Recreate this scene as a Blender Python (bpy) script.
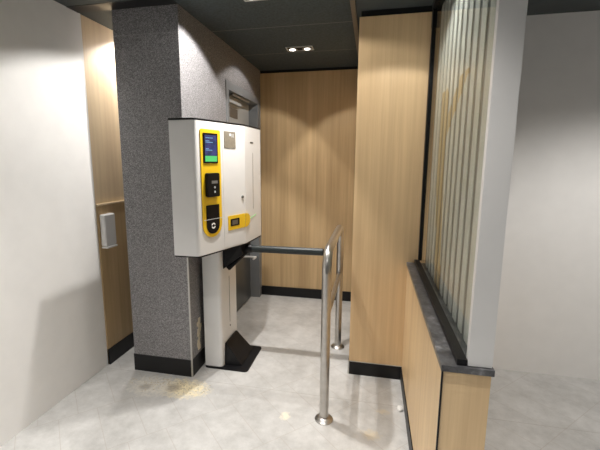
import bpy, bmesh, math, random
from mathutils import Vector, Matrix
random.seed(7)
S = bpy.context.scene
for o in list(bpy.data.objects): bpy.data.objects.remove(o)
COL = S.collection

# ------------------------------------------------------------ camera
H = 2.437
cam_d = bpy.data.cameras.new('camera'); cam = bpy.data.objects.new('camera', cam_d); COL.objects.link(cam)
YAW, PITCH, ROLL, FPX = 0.215, 0.1642, 0.003, 381.27
cy_, sy_ = math.cos(YAW), math.sin(YAW)
f0 = Vector((-sy_, cy_, 0)); r0 = Vector((cy_, sy_, 0)); u0 = Vector((0, 0, 1))
fw = f0*math.cos(PITCH) - u0*math.sin(PITCH); up = u0*math.cos(PITCH) + f0*math.sin(PITCH)
rt = r0*math.cos(ROLL) + up*math.sin(ROLL); up2 = -r0*math.sin(ROLL) + up*math.cos(ROLL)
M = Matrix((rt, up2, -fw)).transposed().to_4x4(); M.translation = Vector((0, 0, 1.5))
cam.matrix_world = M
cam_d.sensor_fit = 'HORIZONTAL'; cam_d.sensor_width = 36; cam_d.lens = 36*FPX/600
cam_d.shift_x = 0.02; cam_d.clip_start = 0.05
S.camera = cam

# ------------------------------------------------------------ world, lights, exposure
w = bpy.data.worlds.new('world'); S.world = w; w.use_nodes = True
w.node_tree.nodes['Background'].inputs[0].default_value = (0.95, 0.97, 1.0, 1)
w.node_tree.nodes['Background'].inputs[1].default_value = 0.13
vs = S.view_settings
vs.view_transform = 'Standard'; vs.look = 'None'; vs.gamma = 1; vs.use_curve_mapping = False; vs.exposure = -0.68

WARM = (1.0, 0.965, 0.925)
def spot(loc, aim, power, size=120, blend=0.12, rad=0.02, col=WARM):
    d = bpy.data.lights.new('spot_light', 'SPOT'); d.energy = power; d.color = col
    d.spot_size = math.radians(size); d.spot_blend = blend; d.shadow_soft_size = rad
    o = bpy.data.objects.new('spot_light', d); COL.objects.link(o); o.location = loc
    o.rotation_euler = Vector(aim).to_track_quat('-Z', 'Y').to_euler()
    return o
# alcove double spots (fixtures are built below at the same places)
ALC = [(-0.63, 3.33), (-0.66, 2.27)]
for (x, y), pw in zip(ALC, (34, 165)):
    for sg in (-1, 1):
        spot((x+sg*0.062, y, H-0.016), (sg*0.42, 0.04, -1), pw if sg < 0 or y > 3 else 38, 113, 0.2)
        spot((x+sg*0.062, y, H-0.016), (sg*0.08, 0.0, -1), 16, 110, 1.0)
HALL_Z = 2.42
#        x      y     cone  power  blend
HALL = [(0.10, 2.02, 122, 25, 0.14), (-1.15, 0.75, 104, 135, 0.8), (0.0, 0.85, 94, 84, 0.8), (1.7, 1.5, 140, 190, 0.5), (-1.1, -0.5, 130, 210, 0.9), (0.6, -0.5, 120, 60, 0.6), (-1.76, 2.75, 140, 95, 0.4)]  # unseen lamps; the wall and nook ones added only to brighten those surfaces
for i, (x, y, sz, p, bl) in enumerate(HALL):
    z = H if i == 6 else HALL_Z  # last lamp is added inside the nook to light its upper wall
    spot((x-0.03, y, z-0.016), (-0.02, 0, -1), p/2, sz, bl)
    spot((x+0.03, y, z-0.016), (0.02, 0, -1), p/2, sz, bl)

# ------------------------------------------------------------ materials
def new_mat(name):
    m = bpy.data.materials.new(name); m.use_nodes = True
    nt = m.node_tree; return m, nt, nt.nodes['Principled BSDF']
def N(nt, t, **k):
    n = nt.nodes.new(t)
    for a, b in k.items(): setattr(n, a, b)
    return n
def ramp(nt, src, stops):
    r = N(nt, 'ShaderNodeValToRGB')
    while len(r.color_ramp.elements) < len(stops): r.color_ramp.elements.new(0.5)
    for e, (p, c) in zip(r.color_ramp.elements, stops):
        e.position = p; e.color = (*c, 1)
    nt.links.new(src, r.inputs[0]); return r
def coords(nt, scale=(1, 1, 1)):
    tc = N(nt, 'ShaderNodeTexCoord'); mp = N(nt, 'ShaderNodeMapping')
    nt.links.new(tc.outputs['Object'], mp.inputs[0]); mp.inputs['Scale'].default_value = scale
    return mp.outputs[0]
def noise(nt, vec, scale, detail=4, rough=0.5):
    n = N(nt, 'ShaderNodeTexNoise'); n.inputs['Scale'].default_value = scale
    n.inputs['Detail'].default_value = detail; n.inputs['Roughness'].default_value = rough
    nt.links.new(vec, n.inputs['Vector']); return n.outputs['Fac']
def mix(nt, fac, a, b, mode='MIX'):
    m = N(nt, 'ShaderNodeMix', data_type='RGBA', blend_type=mode)
    for sock, v in ((m.inputs[0], fac), (m.inputs[6], a), (m.inputs[7], b)):
        if hasattr(v, 'is_output'): nt.links.new(v, sock)
        elif isinstance(v, (int, float)): sock.default_value = v
        else: sock.default_value = (*v, 1)
    return m.outputs[2]
def math_(nt, op, a, b=None, c=None):
    m = N(nt, 'ShaderNodeMath', operation=op)
    for i, v in enumerate((a, b, c)):
        if v is None: continue
        if hasattr(v, 'is_output'): nt.links.new(v, m.inputs[i])
        else: m.inputs[i].default_value = v
    return m.outputs[0]
def bump(nt, b, h, s=0.2, d=0.002):
    n = N(nt, 'ShaderNodeBump'); n.inputs['Strength'].default_value = s; n.inputs['Distance'].default_value = d
    nt.links.new(h, n.inputs['Height']); nt.links.new(n.outputs[0], b.inputs['Normal'])
def plain(name, col, rough=0.5, metal=0.0, var=0.0, vscale=8, bmp=0.0, spec=0.5):
    m, nt, b = new_mat(name); b.inputs['Specular IOR Level'].default_value = spec
    b.inputs['Roughness'].default_value = rough; b.inputs['Metallic'].default_value = metal
    v = coords(nt); n = noise(nt, v, vscale)
    lo = tuple(max(0, c*(1-var)) for c in col); hi = tuple(min(1, c*(1+var)) for c in col)
    r = ramp(nt, n, [(0.3, lo), (0.7, hi)]); nt.links.new(r.outputs[0], b.inputs['Base Color'])
    if bmp: bump(nt, b, noise(nt, v, 120), bmp)
    return m

def wood(name, light, dark, seed=0.0, rough=0.42):
    m, nt, b = new_mat(name)
    tc = N(nt, 'ShaderNodeTexCoord'); mp = N(nt, 'ShaderNodeMapping')
    nt.links.new(tc.outputs['Object'], mp.inputs[0]); mp.inputs['Location'].default_value = (seed, seed*2, seed)
    v = mp.outputs[0]
    def sc(s):
        q = N(nt, 'ShaderNodeMapping'); q.inputs['Scale'].default_value = s; nt.links.new(v, q.inputs[0]); return q.outputs[0]
    broad = noise(nt, sc((9, 9, 0.35)), 1.0, 3, 0.5)
    mid = noise(nt, sc((34, 34, 0.8)), 1.0, 4, 0.55)
    fine = noise(nt, sc((190, 190, 3.5)), 1.0, 3, 0.6)
    a = math_(nt, 'MULTIPLY', broad, 0.5); bb = math_(nt, 'MULTIPLY_ADD', mid, 0.33, a); c = math_(nt, 'MULTIPLY_ADD', fine, 0.17, bb)
    r = ramp(nt, c, [(0.36, dark), (0.5, tuple((l+d)/2 for l, d in zip(light, dark))), (0.62, light)])
    nt.links.new(r.outputs[0], b.inputs['Base Color']); b.inputs['Roughness'].default_value = rough
    bump(nt, b, fine, 0.12, 0.001)
    return m
OAK = wood('oak_laminate', (0.64, 0.46, 0.25), (0.44, 0.30, 0.155))
OAKP = wood('pale_oak_laminate', (0.80, 0.585, 0.335), (0.63, 0.435, 0.235), 3.1)
OAKC = wood('cream_oak_laminate', (0.78, 0.63, 0.42), (0.62, 0.47, 0.3), 5.3)

def granite():
    m, nt, b = new_mat('speckled_granite')
    v = coords(nt)
    n1 = noise(nt, v, 190, 3, 0.7); n2 = noise(nt, v, 3, 3)
    vo = N(nt, 'ShaderNodeTexVoronoi'); vo.inputs['Scale'].default_value = 260; nt.links.new(v, vo.inputs['Vector'])
    sep = N(nt, 'ShaderNodeSeparateColor'); nt.links.new(vo.outputs['Color'], sep.inputs[0])
    sp = math_(nt, 'MULTIPLY_ADD', sep.outputs[0], 0.45, math_(nt, 'MULTIPLY', n1, 0.55))
    r = ramp(nt, sp, [(0.24, (0.07, 0.07, 0.075)), (0.40, (0.16, 0.157, 0.165)), (0.60, (0.25, 0.243, 0.25)), (0.78, (0.46, 0.45, 0.45))])
    c = mix(nt, math_(nt, 'MULTIPLY', n2, 0.25), r.outputs[0], (0.22, 0.2, 0.2))
    # slab joints: rows 0.62 high, staggered
    tc = N(nt, 'ShaderNodeTexCoord'); sx = N(nt, 'ShaderNodeSeparateXYZ'); nt.links.new(tc.outputs['Object'], sx.inputs[0])
    uu = math_(nt, 'ADD', sx.outputs[0], sx.outputs[1]); cm = N(nt, 'ShaderNodeCombineXYZ')
    nt.links.new(uu, cm.inputs[0]); nt.links.new(sx.outputs[2], cm.inputs[1])
    mp = N(nt, 'ShaderNodeMapping'); nt.links.new(cm.outputs[0], mp.inputs[0]); mp.inputs['Location'].default_value = (-0.25, 0.20, 0)
    br = N(nt, 'ShaderNodeTexBrick'); nt.links.new(mp.outputs[0], br.inputs[0]); br.offset = 0.5
    for k, val in (('Scale', 1), ('Mortar Size', 0.0026), ('Mortar Smooth', 0.1), ('Brick Width', 0.62), ('Row Height', 0.62)): br.inputs[k].default_value = val
    c2 = mix(nt, math_(nt, 'MULTIPLY', br.outputs['Fac'], 0.45), c, (0.34, 0.33, 0.33))
    nt.links.new(c2, b.inputs['Base Color']); b.inputs['Roughness'].default_value = 0.5
    bump(nt, b, n1, 0.1, 0.001)
    return m
GRANITE = granite()

def floor_mat():
    m, nt, b = new_mat('pale_stone_tile')
    tc = N(nt, 'ShaderNodeTexCoord'); v = tc.outputs['Object']
    n1 = noise(nt, v, 2.6, 6, 0.6); n2 = noise(nt, v, 14, 5, 0.65); n3 = noise(nt, v, 160, 2)
    a = math_(nt, 'MULTIPLY_ADD', n1, 0.55, math_(nt, 'MULTIPLY_ADD', n2, 0.35, math_(nt, 'MULTIPLY', n3, 0.10)))
    r = ramp(nt, a, [(0.36, (0.41, 0.405, 0.39)), (0.5, (0.53, 0.525, 0.51)), (0.62, (0.63, 0.625, 0.61))])
    # diagonal joints
    mp = N(nt, 'ShaderNodeMapping'); mp.inputs['Rotation'].default_value = (0, 0, math.radians(-45))
    mp.inputs['Location'].default_value = (0.04, 0.03, 0); nt.links.new(v, mp.inputs[0])
    br = N(nt, 'ShaderNodeTexBrick'); br.offset = 0.5; nt.links.new(mp.outputs[0], br.inputs[0])
    for k, val in (('Scale', 1), ('Mortar Size', 0.0020), ('Mortar Smooth', 0.2), ('Brick Width', 0.205), ('Row Height', 0.41)): br.inputs[k].default_value = val
    c = mix(nt, math_(nt, 'MULTIPLY', br.outputs['Fac'], 0.42), r.outputs[0], (0.38, 0.33, 0.29))
    # the long joint in front of the column
    sx = N(nt, 'ShaderNodeSeparateXYZ'); nt.links.new(v, sx.inputs[0])
    d = math_(nt, 'ABSOLUTE', math_(nt, 'SUBTRACT', sx.outputs[1], 2.255)); j = math_(nt, 'LESS_THAN', d, 0.002)
    c = mix(nt, math_(nt, 'MULTIPLY', j, 0.5), c, (0.3, 0.27, 0.24))
    # worn yellowish adhesive stains
    for (x, y, rx, ry, col, st) in ((-1.18, 2.14, .20, .12, (0.86, 0.76, 0.52), 1.0), (-1.41, 2.12, .20, .13, (0.76, 0.73, 0.66), .9), (-1.25, 2.13, .06, .05, (0.25, 0.21, 0.17), .7), (-1.44, 2.10, .05, .04, (0.25, 0.22, 0.19), .6),
                                    (-0.454, 2.013, .035, .045, (0.86, 0.80, 0.64), .95), (0.05, 1.96, .06, .05, (0.66, 0.56, 0.38), .6),
                                    (0.12, 2.18, .05, .03, (0.7, 0.6, 0.42), .5)):
        dx = math_(nt, 'DIVIDE', math_(nt, 'SUBTRACT', sx.outputs[0], x), rx); dy = math_(nt, 'DIVIDE', math_(nt, 'SUBTRACT', sx.outputs[1], y), ry)
        rr = math_(nt, 'ADD', math_(nt, 'MULTIPLY', dx, dx), math_(nt, 'MULTIPLY', dy, dy))
        n4 = noise(nt, v, 38, 4, 0.7)
        k = math_(nt, 'SUBTRACT', math_(nt, 'MULTIPLY_ADD', n4, 2.9, -0.45), rr)
        k = N(nt, 'ShaderNodeClamp'); nt.links.new(math_(nt, 'SUBTRACT', math_(nt, 'MULTIPLY_ADD', n4, 2.9, -0.45), rr), k.inputs[0])
        c = mix(nt, math_(nt, 'MULTIPLY', k.outputs[0], st), c, col)
    nt.links.new(c, b.inputs['Base Color'])
    b.inputs['Roughness'].default_value = 0.34; b.inputs['Specular IOR Level'].default_value = 0.45
    bump(nt, b, n2, 0.04, 0.001)
    return m
FLOOR = floor_mat()

def ceil_mat():
    m, nt, b = new_mat('dark_fibre_ceiling')
    tc = N(nt, 'ShaderNodeTexCoord'); v = tc.outputs['Object']
    n = noise(nt, v, 60, 5, 0.7); r = ramp(nt, n, [(0.3, (0.027, 0.035, 0.037)), (0.7, (0.064, 0.081, 0.085))])
    sx = N(nt, 'ShaderNodeSeparateXYZ'); nt.links.new(v, sx.inputs[0]); c = r.outputs[0]
    y = math_(nt, 'FRACT', math_(nt, 'DIVIDE', math_(nt, 'SUBTRACT', sx.outputs[1], 2.79), 0.65))
    j = math_(nt, 'LESS_THAN', y, 0.010)
    c = mix(nt, math_(nt, 'MULTIPLY', j, 0.8), c, (0.22, 0.22, 0.21))
    nt.links.new(c, b.inputs['Base Color']); b.inputs['Roughness'].default_value = 0.85
    bump(nt, b, n, 0.3, 0.002); return m
CEIL = ceil_mat()
BLACK = plain('black_skirting_and_shade', (0.010, 0.010, 0.011), 0.45, var=.2, spec=.3)  # also the black strips that stand for shade under the ceiling
BLACKM = plain('black_powder_coated_steel', (0.007, 0.007, 0.008), 0.42, var=.2, spec=.25)
BLACKP = plain('black_plastic', (0.004, 0.004, 0.005), 0.45, var=.1, spec=.2)
ARMM = plain('dark_grey_steel', (0.022, 0.028, 0.029), 0.4, var=.1, spec=.35)
WHITE = plain('white_powder_coat', (0.76, 0.755, 0.745), 0.32, var=.02)
WHITEW = plain('white_painted_plaster', (0.86, 0.85, 0.83), 0.7, var=.02)
YELLOW = plain('yellow_plastic', (0.85, 0.54, 0.015), 0.35, var=.03)
STEEL = plain('brushed_stainless_steel', (0.50, 0.48, 0.455), 0.30, metal=1.0, var=.08, vscale=30)
ALU = plain('aluminium_trim', (0.55, 0.54, 0.52), 0.35, metal=.9, var=.06)
DOORG = plain('grey_door_paint', (0.40, 0.41, 0.41), 0.35, var=.03)
DOORF = plain('grey_door_frame_paint', (0.19, 0.20, 0.21), 0.35, var=.03)
KICK = plain('dark_brushed_plate', (0.11, 0.115, 0.115), 0.3, metal=.5, var=.1)
CAP = None
def cap_mat():
    m, nt, b = new_mat('worn_dark_stone')
    v = coords(nt); n = noise(nt, v, 16, 6, .7)
    r = ramp(nt, n, [(0.35, (0.045, 0.045, 0.048)), (0.55, (0.11, 0.11, 0.115)), (0.72, (0.30, 0.30, 0.31))])
    nt.links.new(r.outputs[0], b.inputs['Base Color']); b.inputs['Roughness'].default_value = .3; return m
CAP = cap_mat()
TAUPE = plain('taupe_plate', (0.23, 0.20, 0.155), 0.4, var=.1, vscale=60)
BROWN = plain('dark_brown_plate', (0.12, 0.10, 0.08), 0.4, var=.1)
PLASTER = plain('beige_filler', (0.62, 0.55, 0.42), 0.9, var=.2, vscale=50)
TRIMB = plain('bronze_ceiling_trim', (0.16, 0.135, 0.11), 0.4, metal=.4, var=.1)
PAPER = plain('white_paper', (0.85, 0.84, 0.81), 0.8, var=.03)
GREYT = plain('pale_grey_print', (0.62, 0.64, 0.66), 0.4, var=.02)
GREENP = plain('green_ink', (0.18, 0.62, 0.16), 0.5, var=.05)
def emis(name, col, s, base=(0.02, 0.02, 0.02)):
    m, nt, b = new_mat(name); b.inputs['Base Color'].default_value = (*base, 1)
    b.inputs['Emission Color'].default_value = (*col, 1); b.inputs['Emission Strength'].default_value = s
    b.inputs['Roughness'].default_value = .15; return m
def screen_mat():
    m, nt, b = new_mat('lit_blue_display')
    v = coords(nt); n = noise(nt, v, 22, 2)
    r = ramp(nt, n, [(0.4, (0.015, 0.05, 0.16)), (0.6, (0.05, 0.07, 0.30))])
    b.inputs['Base Color'].default_value = (0.01, 0.01, 0.02, 1); nt.links.new(r.outputs[0], b.inputs['Emission Color'])
    b.inputs['Emission Strength'].default_value = 1.0; b.inputs['Roughness'].default_value = .12; return m
SCREEN = screen_mat()
SGREEN = emis('lit_green_display', (0.10, 0.80, 0.22), 1.3)
STEXT = emis('lit_pale_text', (0.25, 0.6, 0.95), 1.2)
LENS = emis('lamp_lens', (1.0, 0.95, 0.86), 14)
REFL = plain('lamp_reflector', (0.80, 0.80, 0.79), 0.35, metal=.2, var=.03)
def glass_mat():
    m, nt, b = new_mat('clear_glass'); nt.nodes.remove(b)
    out = nt.nodes['Material Output']; tr = N(nt, 'ShaderNodeBsdfTransparent'); gl = N(nt, 'ShaderNodeBsdfGlossy')
    tr.inputs[0].default_value = (0.93, 0.95, 0.94, 1); gl.inputs['Roughness'].default_value = .03
    lw_ = N(nt, 'ShaderNodeLayerWeight'); lw_.inputs[0].default_value = .5; mx = N(nt, 'ShaderNodeMixShader')
    f = math_(nt, 'MULTIPLY_ADD', math_(nt, 'POWER', lw_.outputs['Facing'], 5.0), 0.45, 0.03)
    nt.links.new(f, mx.inputs[0]); nt.links.new(tr.outputs[0], mx.inputs[1]); nt.links.new(gl.outputs[0], mx.inputs[2])
    nt.links.new(mx.outputs[0], out.inputs['Surface']); return m
GLASS = glass_mat()
def slat_mat():
    m, nt, b = new_mat('printed_ribbed_panel')
    tc = N(nt, 'ShaderNodeTexCoord'); sx = N(nt, 'ShaderNodeSeparateXYZ'); nt.links.new(tc.outputs['Object'], sx.inputs[0])
    Y = math_(nt, 'ADD', sx.outputs[1], 1.903); Z = math_(nt, 'ADD', sx.outputs[2], 0.8466)      # panel is modelled about the screen's base
    c = ramp(nt, noise(nt, tc.outputs['Object'], 9, 3), [(0.3, (0.70, 0.69, 0.64)), (0.7, (0.84, 0.83, 0.78))]).outputs[0]
    # printed tan leaf shapes: |Y - (a+b*Z)| < w(Z)
    mask = math_(nt, 'MULTIPLY', math_(nt, 'LESS_THAN', Z, 1.87), math_(nt, 'LESS_THAN', Y, 2.30))
    for a, k, w0, w1 in ((1.918, 0.19, 0.015, 0.07), (5.03, -1.75, 0.09, 0.0)):
        d = math_(nt, 'ABSOLUTE', math_(nt, 'SUBTRACT', Y, math_(nt, 'MULTIPLY_ADD', Z, k, a)))
        wv = math_(nt, 'MULTIPLY_ADD', Z, w1, w0)
        c = mix(nt, math_(nt, 'MULTIPLY', math_(nt, 'LESS_THAN', d, wv), mask), c, (0.66, 0.48, 0.26))
    nt.links.new(c, b.inputs['Base Color']); b.inputs['Roughness'].default_value = .45; return m
SLAT = slat_mat()
SLATB = plain('grey_backing', (0.25, 0.25, 0.24), .6, var=.05)

# ------------------------------------------------------------ helpers
def bm_new(): return bmesh.new()
def add_box(bm, x0, x1, y0, y1, z0, z1, bev=0.0, seg=2):
    t = bmesh.new(); bmesh.ops.create_cube(t, size=1)
    for v in t.verts: v.co = Vector(((x0+x1)/2 + v.co.x*(x1-x0), (y0+y1)/2 + v.co.y*(y1-y0), (z0+z1)/2 + v.co.z*(z1-z0)))
    if bev: bmesh.ops.bevel(t, geom=t.edges[:], offset=bev, segments=seg, affect='EDGES', profile=.5)
    merge(bm, t); return bm
def merge(bm, t, mat=None):
    if mat: bmesh.ops.transform(t, matrix=mat, verts=t.verts)
    me = bpy.data.meshes.new('tmp'); t.to_mesh(me); t.free(); bm.from_mesh(me); bpy.data.meshes.remove(me)
def box(*a, **k): return add_box(bm_new(), *a, **k)
def add_prism(bm, pts, z0, z1, mat=None, bev=0):
    t = bmesh.new(); vs_ = [t.verts.new((x, y, z0)) for x, y in pts]; f = t.faces.new(vs_)
    if f.normal.z > 0 or True:
        t.normal_update()
        if f.normal.z > 0: f.normal_flip()
    r = bmesh.ops.extrude_face_region(t, geom=[f]); nv = [e for e in r['geom'] if isinstance(e, bmesh.types.BMVert)]
    for v in nv: v.co.z = z1
    bmesh.ops.recalc_face_normals(t, faces=t.faces)
    if bev:
        ed = [e for e in t.edges if abs(e.verts[0].co.z-e.verts[1].co.z) < 1e-6]
        bmesh.ops.bevel(t, geom=ed, offset=bev, segments=2, affect='EDGES', profile=.5)
    merge(bm, t, mat); return bm
def add_tube(bm, pts, r, n=20, caps=True):
    pts = [Vector(p) for p in pts]; t = bmesh.new(); rings = []
    prev = None
    for i, p in enumerate(pts):
        d = (pts[min(i+1, len(pts)-1)] - pts[max(i-1, 0)]).normalized()
        if prev is None: a = d.orthogonal().normalized()
        else: a = (prev - d*prev.dot(d)).normalized()
        prev = a; b = d.cross(a); rr = r[i] if isinstance(r, (list, tuple)) else r
        rings.append([t.verts.new(p + (a*math.cos(2*math.pi*k/n) + b*math.sin(2*math.pi*k/n))*rr) for k in range(n)])
    for A, B in zip(rings, rings[1:]):
        for k in range(n): t.faces.new((A[k], A[(k+1) % n], B[(k+1) % n], B[k]))
    if caps: t.faces.new(rings[0][::-1]); t.faces.new(rings[-1])
    bmesh.ops.recalc_face_normals(t, faces=t.faces)
    merge(bm, t); return bm
def hull(pts, bev=0.0):
    bm = bm_new(); vv = [bm.verts.new(p) for p in pts]
    bmesh.ops.convex_hull(bm, input=vv); bmesh.ops.dissolve_limit(bm, angle_limit=0.02, verts=bm.verts[:], edges=bm.edges[:])
    if bev: bmesh.ops.bevel(bm, geom=bm.edges[:], offset=bev, segments=2, affect='EDGES', profile=.5)
    bmesh.ops.recalc_face_normals(bm, faces=bm.faces); return bm
def obj(name, bm, m, parent=None, smooth=True):
    me = bpy.data.meshes.new(name)
    if parent is not None:
        off = Vector(parent.get('_o', (0, 0, 0))); bmesh.ops.translate(bm, vec=-off, verts=bm.verts)
    bm.to_mesh(me); bm.free(); me.materials.append(m)
    o = bpy.data.objects.new(name, me); COL.objects.link(o)
    if smooth:
        for p in me.polygons: p.use_smooth = True
        me.set_sharp_from_angle(angle=math.radians(35))
        wn = o.modifiers.new('weighted_normals', 'WEIGHTED_NORMAL'); wn.keep_sharp = True; wn.mode = 'FACE_AREA'
    if parent is not None: o.parent = parent; o['_o'] = parent['_o']
    return o
def thing(name, label, cat, loc, group=None):
    o = bpy.data.objects.new(name, None); COL.objects.link(o); o.location = loc; o['_o'] = tuple(loc); o.empty_display_size = .1
    o['label'] = label; o['category'] = cat
    if group: o['group'] = group
    return o
def tag(o, label, cat, group=None, kind=None):
    o['label'] = label; o['category'] = cat
    if group: o['group'] = group
    if kind: o['kind'] = kind
    return o
def struct(name, bm, m, label=None, parent=None):
    o = obj(name, bm, m, parent)
    if parent is None: o['kind'] = 'structure'
    if label: o['label'] = label; 
    return o

# ------------------------------------------------------------ the setting
XR, Y1, XL, Y2 = -1.184, 2.28, -1.634, 4.033       # stone column and side wall, back wall
XP, Y3, XP2 = -0.112, 2.566, 0.312                  # oak clad pillar
XW = -1.88                                          # left wall
struct('floor', box(-2.2, 3.2, -2.2, 4.3, -0.06, 0), FLOOR, 'pale grey stone tile floor laid diagonally')
struct('ceiling', box(-1.30, -0.160, Y1-0.9, Y2+0.1, H, H+0.08), CEIL, 'dark fibre panel ceiling with thin joints over the alcove')
cb = box(-0.134, 3.2, -2.2, 4.3, HALL_Z, HALL_Z+0.08); add_box(cb, -2.2, -1.30, -2.2, 4.3, H, H+0.08); add_box(cb, -1.30, -0.134, -2.2, Y1-0.9, H, H+.08)
struct('ceiling_hall', cb, plain('dark_painted_ceiling', (0.056, 0.066, 0.068), .8, var=.1), 'dark grey ceiling over the main room')
struct('trim_1', box(-0.162, -0.134, Y1-0.9, Y2, HALL_Z-0.012, H+0.02), TRIMB, 'thin bronze strip between the two ceilings')
# speckled stone column and the side wall, with the opening of the door
wall_c = box(XL, XR, Y1, 3.04, 0.0, H)
struct('wall_column', wall_c, GRANITE, 'speckled grey stone corner wall behind the payment kiosk')
wc = box(XL, XR, 3.04, 3.98, 2.155, H); add_box(wc, XL, XR, 3.98, Y2, 0, H)
struct('wall_side', wc, GRANITE, 'speckled grey stone wall above the grey door')
struct('shade_strip_2', box(XW, XR, Y1-0.10, Y1-0.001, H-0.002, H+.001), BLACK, 'black strip painted as the shadow line in the ceiling before the stone wall')  # black strip laid on the ceiling to stand for a shadow line
struct('trim_3', box(XR-0.006, XR+0.0035, Y1-0.0035, Y1+0.006, 0.0, 0.97), ALU, 'thin metal corner strip low on the stone wall')
bb = box(XL-0.004, XR-0.006, Y1-0.004, Y1+0.02, 0, 0.125); add_box(bb, XR-0.02, XR+0.004, Y1+0.006, 3.05, 0, 0.125)
struct('baseboard_column', bb, BLACK, 'black skirting round the stone corner')
# chipped patch where filler shows, low on the column side
cp = bm_new()
for z in range(9):
    zz = 0.15 + z*0.026; y = Y1+0.12 + random.uniform(-.008, .008) + z*0.002
    add_box(cp, XR-0.004, XR+0.003, y-random.uniform(.012, .035), y+random.uniform(.012, .03), zz, zz+0.03, bev=.0012)
struct('trim_4', cp, PLASTER, 'beige patch of filler on the chipped side of the stone corner')
# back wall
struct('wall_back', box(XL, 0.31, Y2, Y2+0.12, 0.0, H-0.028), OAK, 'oak laminate wall at the end of the alcove')
struct('shade_strip_5', box(XR, XP, Y2+0.01, Y2+0.05, H-0.028, H), BLACK, 'black strip for the shadow in the gap above the alcove wall')  # shade of the recess put in as a black strip
struct('baseboard_back', box(XR, XP, Y2-0.012, Y2+0.01, 0, 0.105), BLACK, 'black skirting under the alcove wall')
# pillar
struct('wall_pillar', box(XP, XP2, Y3, Y2, 0.0, 2.382), OAKP, 'oak clad pillar right of the alcove')
struct('shade_strip_6', box(XP+0.01, XP2+0.12, Y3+0.012, Y3+0.3, 2.382, HALL_Z), BLACK, 'black strip for the shadow in the gap above the oak pillar')  # dark of the recess over the pillar, built as a black block
pb = box(XP-0.004, XP2-0.05, Y3-0.004, Y3+0.02, 0, 0.098); add_box(pb, XP-0.004, XP+0.02, Y3+.02, Y2-.012, 0, 0.098)
struct('baseboard_pillar', pb, BLACK, 'black skirting under the oak pillar')
pe = box(XP-0.006, XP+0.003, Y3-0.006, Y3+0.003, 0, 0.104); add_box(pe, XP, XP2-0.06, Y3-0.006, Y3, 0.098, 0.102)
struct('trim_7', pe, ALU, 'thin metal edge around the pillar skirting')
# left nook
lw = box(XW-0.12, XW, 2.30, Y2, 1.20, H)
struct('wall_left_upper', lw, OAKC, 'cream oak upper wall in the nook left of the stone corner')
struct('wall_left_lower', box(XW-0.12, XW+0.012, 2.30, Y2, 0, 1.19), OAK, 'oak lower wall in the nook left of the stone corner')
struct('trim_8', box(XW-0.12, XW+0.02, 2.30, Y2, 1.19, 1.202), OAKC, 'pale ledge strip between the two oak panels')
struct('baseboard_left', box(XW, XW+0.022, 2.30, Y2, 0, 0.12), BLACK, 'black skirting in the nook')
struct('wall_nook', box(XW, XL+0.002, Y2-0.4, Y2-0.3, 0, H), OAK, 'oak wall at the end of the nook')
struct('wall_left', box(XW-0.12, XW+0.004, -2.2, 2.298, 0, H), WHITEW, 'white painted wall left of the nook')
struct('wall_right', box(0.50, 3.2, Y3+0.3, Y3+0.42, 0, HALL_Z), WHITEW, 'white painted wall beyond the ribbed screen')
struct('wall_right_side', box(3.08, 3.2, -2.2, Y3+0.3, 0, HALL_Z), WHITEW, 'white painted wall on the far right')
struct('wall_pillar_return', box(XP2+0.002, 0.498, Y3+0.3, Y3+0.42, 0, 2.382), OAKP, 'oak return beside the pillar')

# half wall on the right with its ribbed screen
XH, YE, HC = 0.251, 1.24, 0.8466
hw = struct('wall_half', box(XH, 0.40, YE+0.006, Y3-0.002, 0, HC-0.022), OAKP, 'oak clad half wall on the right')
struct('baseboard_right', box(XH-0.005, XH+0.01, YE+0.01, Y3-.006, 0, 0.09), BLACK, 'black skirting under the half wall')
struct('trim_9', box(XH-0.0025, XH+0.003, YE+0.0015, YE+0.009, 0.0, HC-0.022), BLACK, 'black edge strip on the end of the half wall')
struct('trim_10', box(XH-0.006, 0.406, YE-0.006, Y3, HC-0.022, HC, bev=.002), CAP, 'scuffed dark stone capping of the half wall')

scr = thing('ribbed_screen', 'cream ribbed screen behind glass in a black frame on the half wall', 'screen', (0.345, (YE+Y3)/2, HC))
fr = box(0.293, 0.325, YE+0.004, Y3-0.001, HC+0.001, HC+0.022, bev=.002)
obj('bottom_rail', fr, BLACKM, scr)
obj('frame_post', box(0.314, 0.336, Y3-0.032, Y3-0.001, HC+.0225, 2.388, bev=.002), BLACKM, scr)
obj('top_rail', box(0.31, 0.40, YE+0.004, Y3-0.001, 2.389, HALL_Z-.001, bev=.002), BLACKM, scr)
obj('end_post', box(0.3262, 0.40, YE+0.004, YE+0.03, HC+.0015, 2.3885, bev=.002), WHITE, scr)
obj('glass_pane', box(0.3265, 0.3325, YE+0.031, Y3-0.034, HC+.0235, 2.387), GLASS, scr)
obj('backing_panel', box(0.362, 0.372, YE+0.006, Y3-0.002, HC+.001, 2.387), SLATB, scr)
pitch_ = 0.105; n = int((Y3-YE-0.01)/pitch_); rb = bm_new()
for i in range(n):
    y = YE+0.045+i*pitch_
    add_box(rb, 0.357, 0.3615, y, y+0.062, HC+.001, 2.387, bev=.0015)
obj('ribbed_panel', rb, SLAT, scr)

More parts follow.
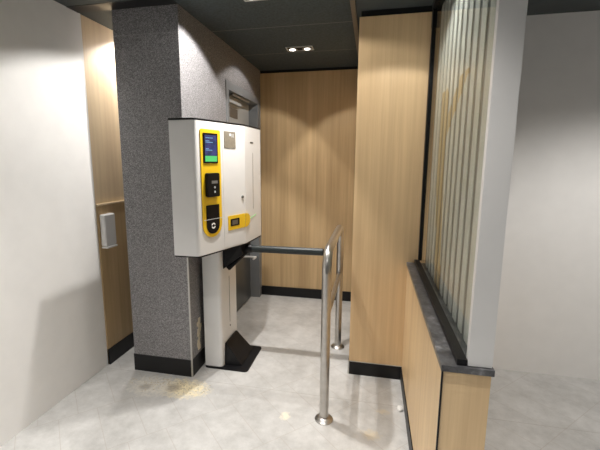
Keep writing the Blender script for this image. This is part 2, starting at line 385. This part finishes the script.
# ------------------------------------------------------------ grey door in the side wall
d = thing('door_1', 'grey door with closer in the stone side wall behind the kiosk', 'door', (XR-0.05, 3.54, 0))
del d['category']; d['kind'] = 'structure'
XD = XR-0.095
fb = bm_new()
YA, YB, ZT = 3.05, 3.975, 2.15
add_box(fb, XD-0.06, XR+0.006, YA-0.009, YA+0.05, 0, ZT-0.065, bev=.002); add_box(fb, XD-0.06, XR+0.006, YB-0.05, YB+0.004, 0, ZT-0.065, bev=.002)
add_box(fb, XD-0.06, XR+0.006, YA-0.009, YB+0.004, ZT-0.0645, ZT+0.004, bev=.002)
obj('door_frame', fb, DOORF, d)
leaf = obj('door_leaf', box(XD-0.045, XD, YA+0.051, YB-0.051, 0.008, ZT-0.068, bev=.002), DOORG, d)
obj('frame_edge_strip', box(XR-.004, XR+.012, YB+.006, YB+.018, 0.106, ZT-.07), ALU, d)
obj('kick_plate', box(XD, XD+0.003, YA+0.07, YB-0.07, 0.01, 0.99), KICK, d)
cl = obj('door_closer', box(XD+0.0005, XD+0.040, 3.27, 3.58, 2.015, 2.072, bev=.004), DOORG, d)
ar = bm_new(); add_tube(ar, [(XD+0.03, 3.30, 2.068), (XD+0.075, 3.24, 2.074), (XD+0.075, 3.70, 2.074)], 0.009, 10)
obj('closer_arm', ar, ALU, cl)
obj('door_plate', box(XD+0.0005, XD+0.004, 3.34, 3.57, 1.90, 1.985), BROWN, d)
hb = bm_new(); add_tube(hb, [(XD+0.003, 3.68, 0.525), (XD+0.14, 3.68, 0.525)], 0.011, 12); add_tube(hb, [(XD+0.135, 3.68, 0.525), (XD+0.135, 3.60, 0.525)], 0.010, 12)
obj('door_handle', hb, REFL, d)

# ------------------------------------------------------------ payment kiosk with turnstile
k = thing('payment_kiosk', 'white and yellow payment kiosk with turnstile arm beside the stone corner', 'kiosk', (-1.09, 2.60, 0))
ZB, ZTP = 0.93, 1.737
BX = XR+0.006 + 0.010
P0, P1, P2, P3 = Vector((-1.167, 2.08)), Vector((-1.005, 2.08)), Vector((-0.853, 2.52)), Vector((-0.835, 2.83))
def fillet(a, p, b, r, n=6):
    u = (a-p).normalized(); v = (b-p).normalized(); th = u.angle(v); t = r/math.tan(th/2)
    s, e = p+u*t, p+v*t; out = []
    for i in range(n+1):
        q = i/n; out.append(((1-q)**2)*s + 2*q*(1-q)*p + q*q*e)
    return out
B3, B0 = Vector((-1.167, 2.83)), P0
prof = [P0] + fillet(P0, P1, P2, 0.028) + fillet(P1, P2, P3, 0.05, 4) + [P3, B3]
def pl(pts): return [(p.x, p.y) for p in pts]
bod = bm_new(); add_prism(bod, pl(prof), ZB, ZTP, bev=.003)
body = obj('cabinet_body', bod, WHITE, k)
def grow(pts, s):
    c = sum(pts, Vector((0, 0)))/len(pts); return [c+(p-c)*s for p in pts]
lid = bm_new(); add_prism(lid, pl(grow(prof, 1.008)), ZTP+.0005, ZTP+0.011, bev=.002); obj('cabinet_lid', lid, BLACKM, k)
un = bm_new(); add_prism(un, pl(grow(prof, 0.99)), ZB-0.008, ZB-.0005); obj('cabinet_underside', un, BLACKM, k)
# front plane frame: s along P1->P2, z up, outward n
U = (P2-P1).normalized(); U3 = Vector((U.x, U.y, 0)); N3 = Vector((U.y, -U.x, 0)); O3 = Vector((P1.x, P1.y, 0))
FM = Matrix((U3, Vector((0, 0, 1)), N3)).transposed().to_4x4(); FM.translation = O3      # local x=s, y=z, z=out
V = (P3-P2).normalized(); V3 = Vector((V.x, V.y, 0)); W3 = Vector((V.y, -V.x, 0))
SM = Matrix((V3, Vector((0, 0, 1)), W3)).transposed().to_4x4(); SM.translation = Vector((P2.x, P2.y, 0))
def rrect(x0, x1, y0, y1, r, n=6, rb=None):
    pts = []
    rb = r if rb is None else rb
    for cx, cy, a0, q in ((x1-rb, y0+rb, -90, rb), (x1-r, y1-r, 0, r), (x0+r, y1-r, 90, r), (x0+rb, y0+rb, 180, rb)):
        for i in range(n+1):
            a = math.radians(a0+90*i/n); pts.append((cx+q*math.cos(a), cy+q*math.sin(a)))
    return pts
def plate(name, pts, h0, h1, m, mat=FM, parent=k, bev=0.0):
    b = bm_new(); add_prism(b, pts, h0, h1, mat, bev); return obj(name, b, m, parent)
# service door seam panel (right of the yellow strip)
plate('service_door', rrect(0.236, 0.445, ZB+.012, ZTP-.012, .002, 2), 0.0003, 0.0022, WHITE)
yp = plate('yellow_panel', rrect(0.038, 0.212, 1.034, 1.690, .012, rb=.084), 0.0003, 0.006, YELLOW, bev=.0012)
sb = plate('display', rrect(0.058, 0.182, 1.490, 1.668, .004), 0.0063, 0.010, BLACKP)
plate('display_image', rrect(0.070, 0.173, 1.535, 1.657, .001), 0.0102, 0.0106, SCREEN, parent=sb)
plate('green_button', rrect(0.070, 0.173, 1.500, 1.534, .001), 0.0102, 0.0106, SGREEN, parent=sb)
for (a, b_, z) in ((.076, .108, 1.622), (.076, .138, 1.614), (.076, .102, 1.576), (.076, .132, 1.568), (.076, .140, 1.640)):
    plate('display_text', rrect(a, b_, z-.0018, z+.0018, .0005, 1), .0107, .0109, STEXT, parent=sb)
cr = plate('card_reader', rrect(0.064, 0.172, 1.287, 1.432, .012), 0.0063, 0.030, BLACKP, bev=.004)
plate('reader_display', rrect(0.098, 0.150, 1.368, 1.386, .001), 0.0302, 0.0306, plain('lcd_grey', (.16, .16, .16), .3), parent=cr)
kb = bm_new()
for z in (1.345, 1.318): add_prism(kb, rrect(.118, .130, z-.006, z+.006, .004, 3), .0302, .032, FM)
obj('reader_button', kb, GREYT, cr)
sl = plate('coin_slot', rrect(0.068, 0.184, 1.056, 1.236, .003, rb=.055), 0.0063, 0.009, BLACKP)
plate('slot_edge', rrect(0.042, 0.208, 1.146, 1.149, .001, 1), 0.0092, 0.0102, GREYT, parent=sl)
# round arrow-like C mark
cm_ = bm_new(); R1, R2 = .0185, .0105
for (a0, a1_) in ((20, 165), (195, 345)):       # ring broken by two gaps
    n_ = 12; t = bmesh.new(); vo_ = []
    for i in range(n_+1):
        a = math.radians(a0+(a1_-a0)*i/n_); vo_.append((t.verts.new((.126+R2*math.cos(a), 1.105+R2*math.sin(a), .0092)), t.verts.new((.126+R1*math.cos(a), 1.105+R1*math.sin(a), .0092))))
    for i in range(n_): t.faces.new((vo_[i][0], vo_[i][1], vo_[i+1][1], vo_[i+1][0]))
    r_ = bmesh.ops.extrude_face_region(t, geom=t.faces[:])
    for e in r_['geom']:
        if isinstance(e, bmesh.types.BMVert): e.co.z = .0098
    bmesh.ops.recalc_face_normals(t, faces=t.faces); merge(cm_, t, FM)
obj('round_mark', cm_, PAPER, sl)
info = plate('information_plate', rrect(0.250, 0.362, 1.588, 1.690, .002), 0.0024, 0.005, TAUPE)
ib = bm_new()
for (a, b_, z, q) in ((.30, .318, 1.672, .010), (.324, .330, 1.668, .014), (.338, .342, 1.668, .014)): add_prism(ib, rrect(a, b_, z-q, z+q*.6, .001, 1), .0051, .0054, FM)
obj('plate_pictogram', ib, GREYT, info)
lk = bm_new(); add_tube(lk, [FM @ Vector((.428, 1.262, .0022)), FM @ Vector((.428, 1.262, .008))], .010, 20); add_tube(lk, [FM @ Vector((.428, 1.262, .008)), FM @ Vector((.428, 1.262, .0085))], .004, 10); obj('lock', lk, KICK, k)
ty = bm_new(); add_prism(ty, rrect(0.272, 0.452, 1.050, 1.146, .004), 0.0024, 0.006, FM)
add_prism(ty, [(-0.008, 1.050), (.045, 1.056), (.068, 1.076), (.068, 1.116), (.045, 1.136), (-0.008, 1.146)], 0.0008, 0.0055, SM)
tp = obj('ticket_plate', ty, YELLOW, k)
plate('ticket_slot', rrect(0.294, 0.386, 1.075, 1.124, .003), 0.0061, 0.0075, BLACKP, parent=tp)
plate('slot_window', rrect(0.310, 0.368, 1.084, 1.114, .002), 0.0076, 0.0079, BROWN, parent=tp)
gl = bm_new(); add_tube(gl, [SM @ Vector((.085, 1.096, .001)), SM @ Vector((.14, 1.104, .001)), SM @ Vector((.20, 1.112, .001))], .0014, 6); obj('green_line', gl, GREENP, k)
plate('panel_groove', rrect(0.145, 0.152, 1.16, 1.56, .001, 1), 0.0002, 0.0010, ALU, SM)
plate('small_badge', rrect(0.10, 0.16, 1.628, 1.638, .001, 1), 0.0002, 0.0010, KICK, SM)
# pedestal
PX0, PX1, PY0, PY1 = -1.150, -1.015, 2.425, 2.735
pp = [Vector((PX0, PY0))] + fillet(Vector((PX0, PY0)), Vector((PX1, PY0)), Vector((PX1, PY1)), .03) + [Vector((PX1, PY1)), Vector((PX0, PY1))]
pdm = bm_new(); add_prism(pdm, pl(pp), 0.013, ZB-.009, bev=.002); ped = obj('pedestal', pdm, WHITE, k)
obj('pedestal_groove', box(PX1-0.0005, PX1+0.0008, 2.585, 2.592, 0.30, 0.66), KICK, ped)
sw = bm_new(); add_tube(sw, [(PX1-.0005, 2.59, .27), (PX1+.003, 2.59, .27)], .007, 12); obj('screw_head', sw, KICK, ped)
bp = bm_new(); add_prism(bp, rrect(-1.155, -0.825, 2.415, 2.80, .025), 0.0, 0.012, bev=.002); obj('base_plate', bp, BLACKM, k)
gs = hull([(PX1+.001, 2.475, .177), (PX1+.001, 2.70, .177), (PX1+.001, 2.46, .0125), (PX1+.001, 2.76, .0125), (-0.885, 2.475, .0125), (-0.885, 2.75, .0125), (-1.0, 2.475, .177), (-1.0, 2.70, .177)], .002)
obj('foot_gusset', gs, BLACKM, k)
# turnstile head and arms under the cabinet
HUB = Vector((-0.86, 2.60, 0.874))
th = hull([(PX1+.001, 2.475, .742), (PX1+.001, 2.475, .921), (PX1+.001, 2.72, .742), (PX1+.001, 2.72, .921), (-0.885, 2.49, .921), (-0.87, 2.68, .921), (-0.885, 2.53, .845), (-0.875, 2.67, .845)], .003)
obj('turnstile_head', th, BLACKP, k)
hbm = bm_new(); add_tube(hbm, [HUB+Vector((-.045, 0, 0)), HUB+Vector((-.01, 0, 0)), HUB+Vector((.03, 0, 0))], [.036, .036, .027], 24); hub = obj('turnstile_hub', hbm, BLACKP, k)
a1 = bm_new(); end = Vector((-0.31, 2.60, .876)); add_tube(a1, [HUB+Vector((.02, 0, 0)), end-Vector((.01, 0, 0)), end-Vector((.003, 0, 0)), end], [.026, .026, .023, .016], 24); obj('turnstile_arm', a1, ARMM, k)
for (e) in ((-0.99, 2.50, .74), (-0.92, 2.80, .60)):
    a2 = bm_new(); add_tube(a2, [HUB, HUB.lerp(Vector(e), .96), Vector(e)], [.0195, .0195, .014], 18); 
    if e[1] < 2.6: obj('turnstile_arm', a2, BLACKP, k)
    else: a2.free()

# ------------------------------------------------------------ stainless guide rail
XRl, YN, YF, ZR = -0.224, 2.035, 2.955, 1.008
g = thing('guide_rail', 'stainless steel hoop guard rail standing on the floor by the pillar', 'railing', (XRl, (YN+YF)/2, 0))
R = 0.115; path = [(XRl, YN, .006), (XRl, YN, ZR-R)]
for i in range(1, 13): a = math.radians(90*i/12); path.append((XRl, YN+R-R*math.cos(a), ZR-R+R*math.sin(a)))
for i in range(0, 13): a = math.radians(90*i/12); path.append((XRl, YF-R+R*math.sin(a), ZR-R+R*math.cos(a)))
path.append((XRl, YF, .006))
hp = bm_new(); add_tube(hp, path, .0265, 28); obj('tube_hoop', hp, STEEL, g)
md = bm_new(); add_tube(md, [(XRl, YN+.018, .625), (XRl, YF-.018, .625)], .017, 20); obj('middle_rail', md, STEEL, g)
for y in (YN, YF):
    fl = bm_new(); add_tube(fl, [(XRl, y, 0), (XRl, y, .005), (XRl, y, .012), (XRl, y, .018), (XRl, y, .024)], [.054, .054, .047, .034, .025], 32)
    obj('floor_flange', fl, STEEL, g)

# ------------------------------------------------------------ recessed double spotlights
def lamp(x, y, zc, label):
    t = thing('ceiling_spotlight', label, 'ceiling light', (x, y, zc), 'recessed double ceiling spotlights')
    W, D = .112, .055
    f = bm_new(); add_box(f, x-W, x+W, y-D, y-D+.010, zc-.006, zc); add_box(f, x-W, x+W, y+D-.010, y+D, zc-.006, zc)
    add_box(f, x-W, x-W+.010, y-D+.010, y+D-.010, zc-.006, zc); add_box(f, x+W-.010, x+W, y-D+.010, y+D-.010, zc-.006, zc)
    obj('lamp_frame', f, REFL, t)
    obj('lamp_tray', box(x-W+.0105, x+W-.0105, y-D+.0105, y+D-.0105, zc-.003, zc-.0005), BLACKP, t)
    for s in (-1, 1):
        rg = bm_new(); q = []
        add_tube(rg, [(x+s*.062, y, zc-.0035), (x+s*.062, y, zc-.009)], [.034, .040], 24); h = obj('lamp_head', rg, REFL, t)
        ln = bm_new(); add_tube(ln, [(x+s*.062, y, zc-.0092), (x+s*.062, y, zc-.0105)], .024, 20); obj('lamp_lens', ln, LENS, h)
lamp(ALC[0][0], ALC[0][1], H, 'double spotlight in the alcove ceiling near the oak end wall')
lamp(ALC[1][0], ALC[1][1], H, 'double spotlight in the ceiling at the top edge of the photo, nearer than the other')

for i, (x, y, *_r) in enumerate(HALL):  # fixtures for the unseen lamps, several of them made up
    lamp(x, y, H if i == 6 else HALL_Z, 'double spotlight out of view, in a set added to light the room and nook')
    t = [o for o in bpy.data.objects if o.name.startswith('ceiling_spotlight') and abs(o.location.x-x) < 1e-4 and abs(o.location.y-y) < 1e-4][0]
    t['kind'] = 'structure'; del t['category']; del t['group']; t.name = 'unseen_spotlight'

# ------------------------------------------------------------ small things
wd = thing('wall_dispenser', 'white box fixed to the oak wall at the far left edge', 'dispenser', (XW+0.012, 2.37, .88))
obj('dispenser_case', box(XW+0.013, XW+0.060, 2.31, 2.425, .90, 1.13, bev=.012, seg=3), WHITE, wd)
obj('dispenser_tray', box(XW+0.013, XW+0.066, 2.315, 2.42, .885, .8985, bev=.003), WHITE, wd)
# crumpled scrap by the half wall
sc = bm_new(); bmesh.ops.create_icosphere(sc, subdivisions=2, radius=1)
for v in sc.verts: v.co = Vector((v.co.x*.017+.222, v.co.y*.028+2.225, max(-.95, v.co.z)*.009+.0087)) + Vector((random.uniform(-.003, .003), random.uniform(-.004, .004), random.uniform(0, .003)))
tag(obj('paper_scrap', sc, PAPER, smooth=False), 'small white crumpled paper scrap on the floor against the half wall', 'litter')
cr_ = bm_new()
for i in range(240):
    x = random.gauss(-1.20, .085) if i % 3 else random.gauss(-1.42, .06); y = random.gauss(2.16, .045); s = random.uniform(.0015, .0045)
    if y > Y1-.012 : continue
    t = bmesh.new(); bmesh.ops.create_icosphere(t, subdivisions=1, radius=s)
    for v in t.verts: v.co = Vector((v.co.x*random.uniform(.8, 1.8)+x, v.co.y+y, v.co.z*.6+s*.5))
    merge(cr_, t)
tag(obj('floor_crumbs', cr_, PLASTER, smooth=False), 'scattered beige crumbs of filler on the floor at the foot of the stone corner', 'crumbs', kind='stuff')

for o in bpy.data.objects:
    if '_o' in o: del o['_o']
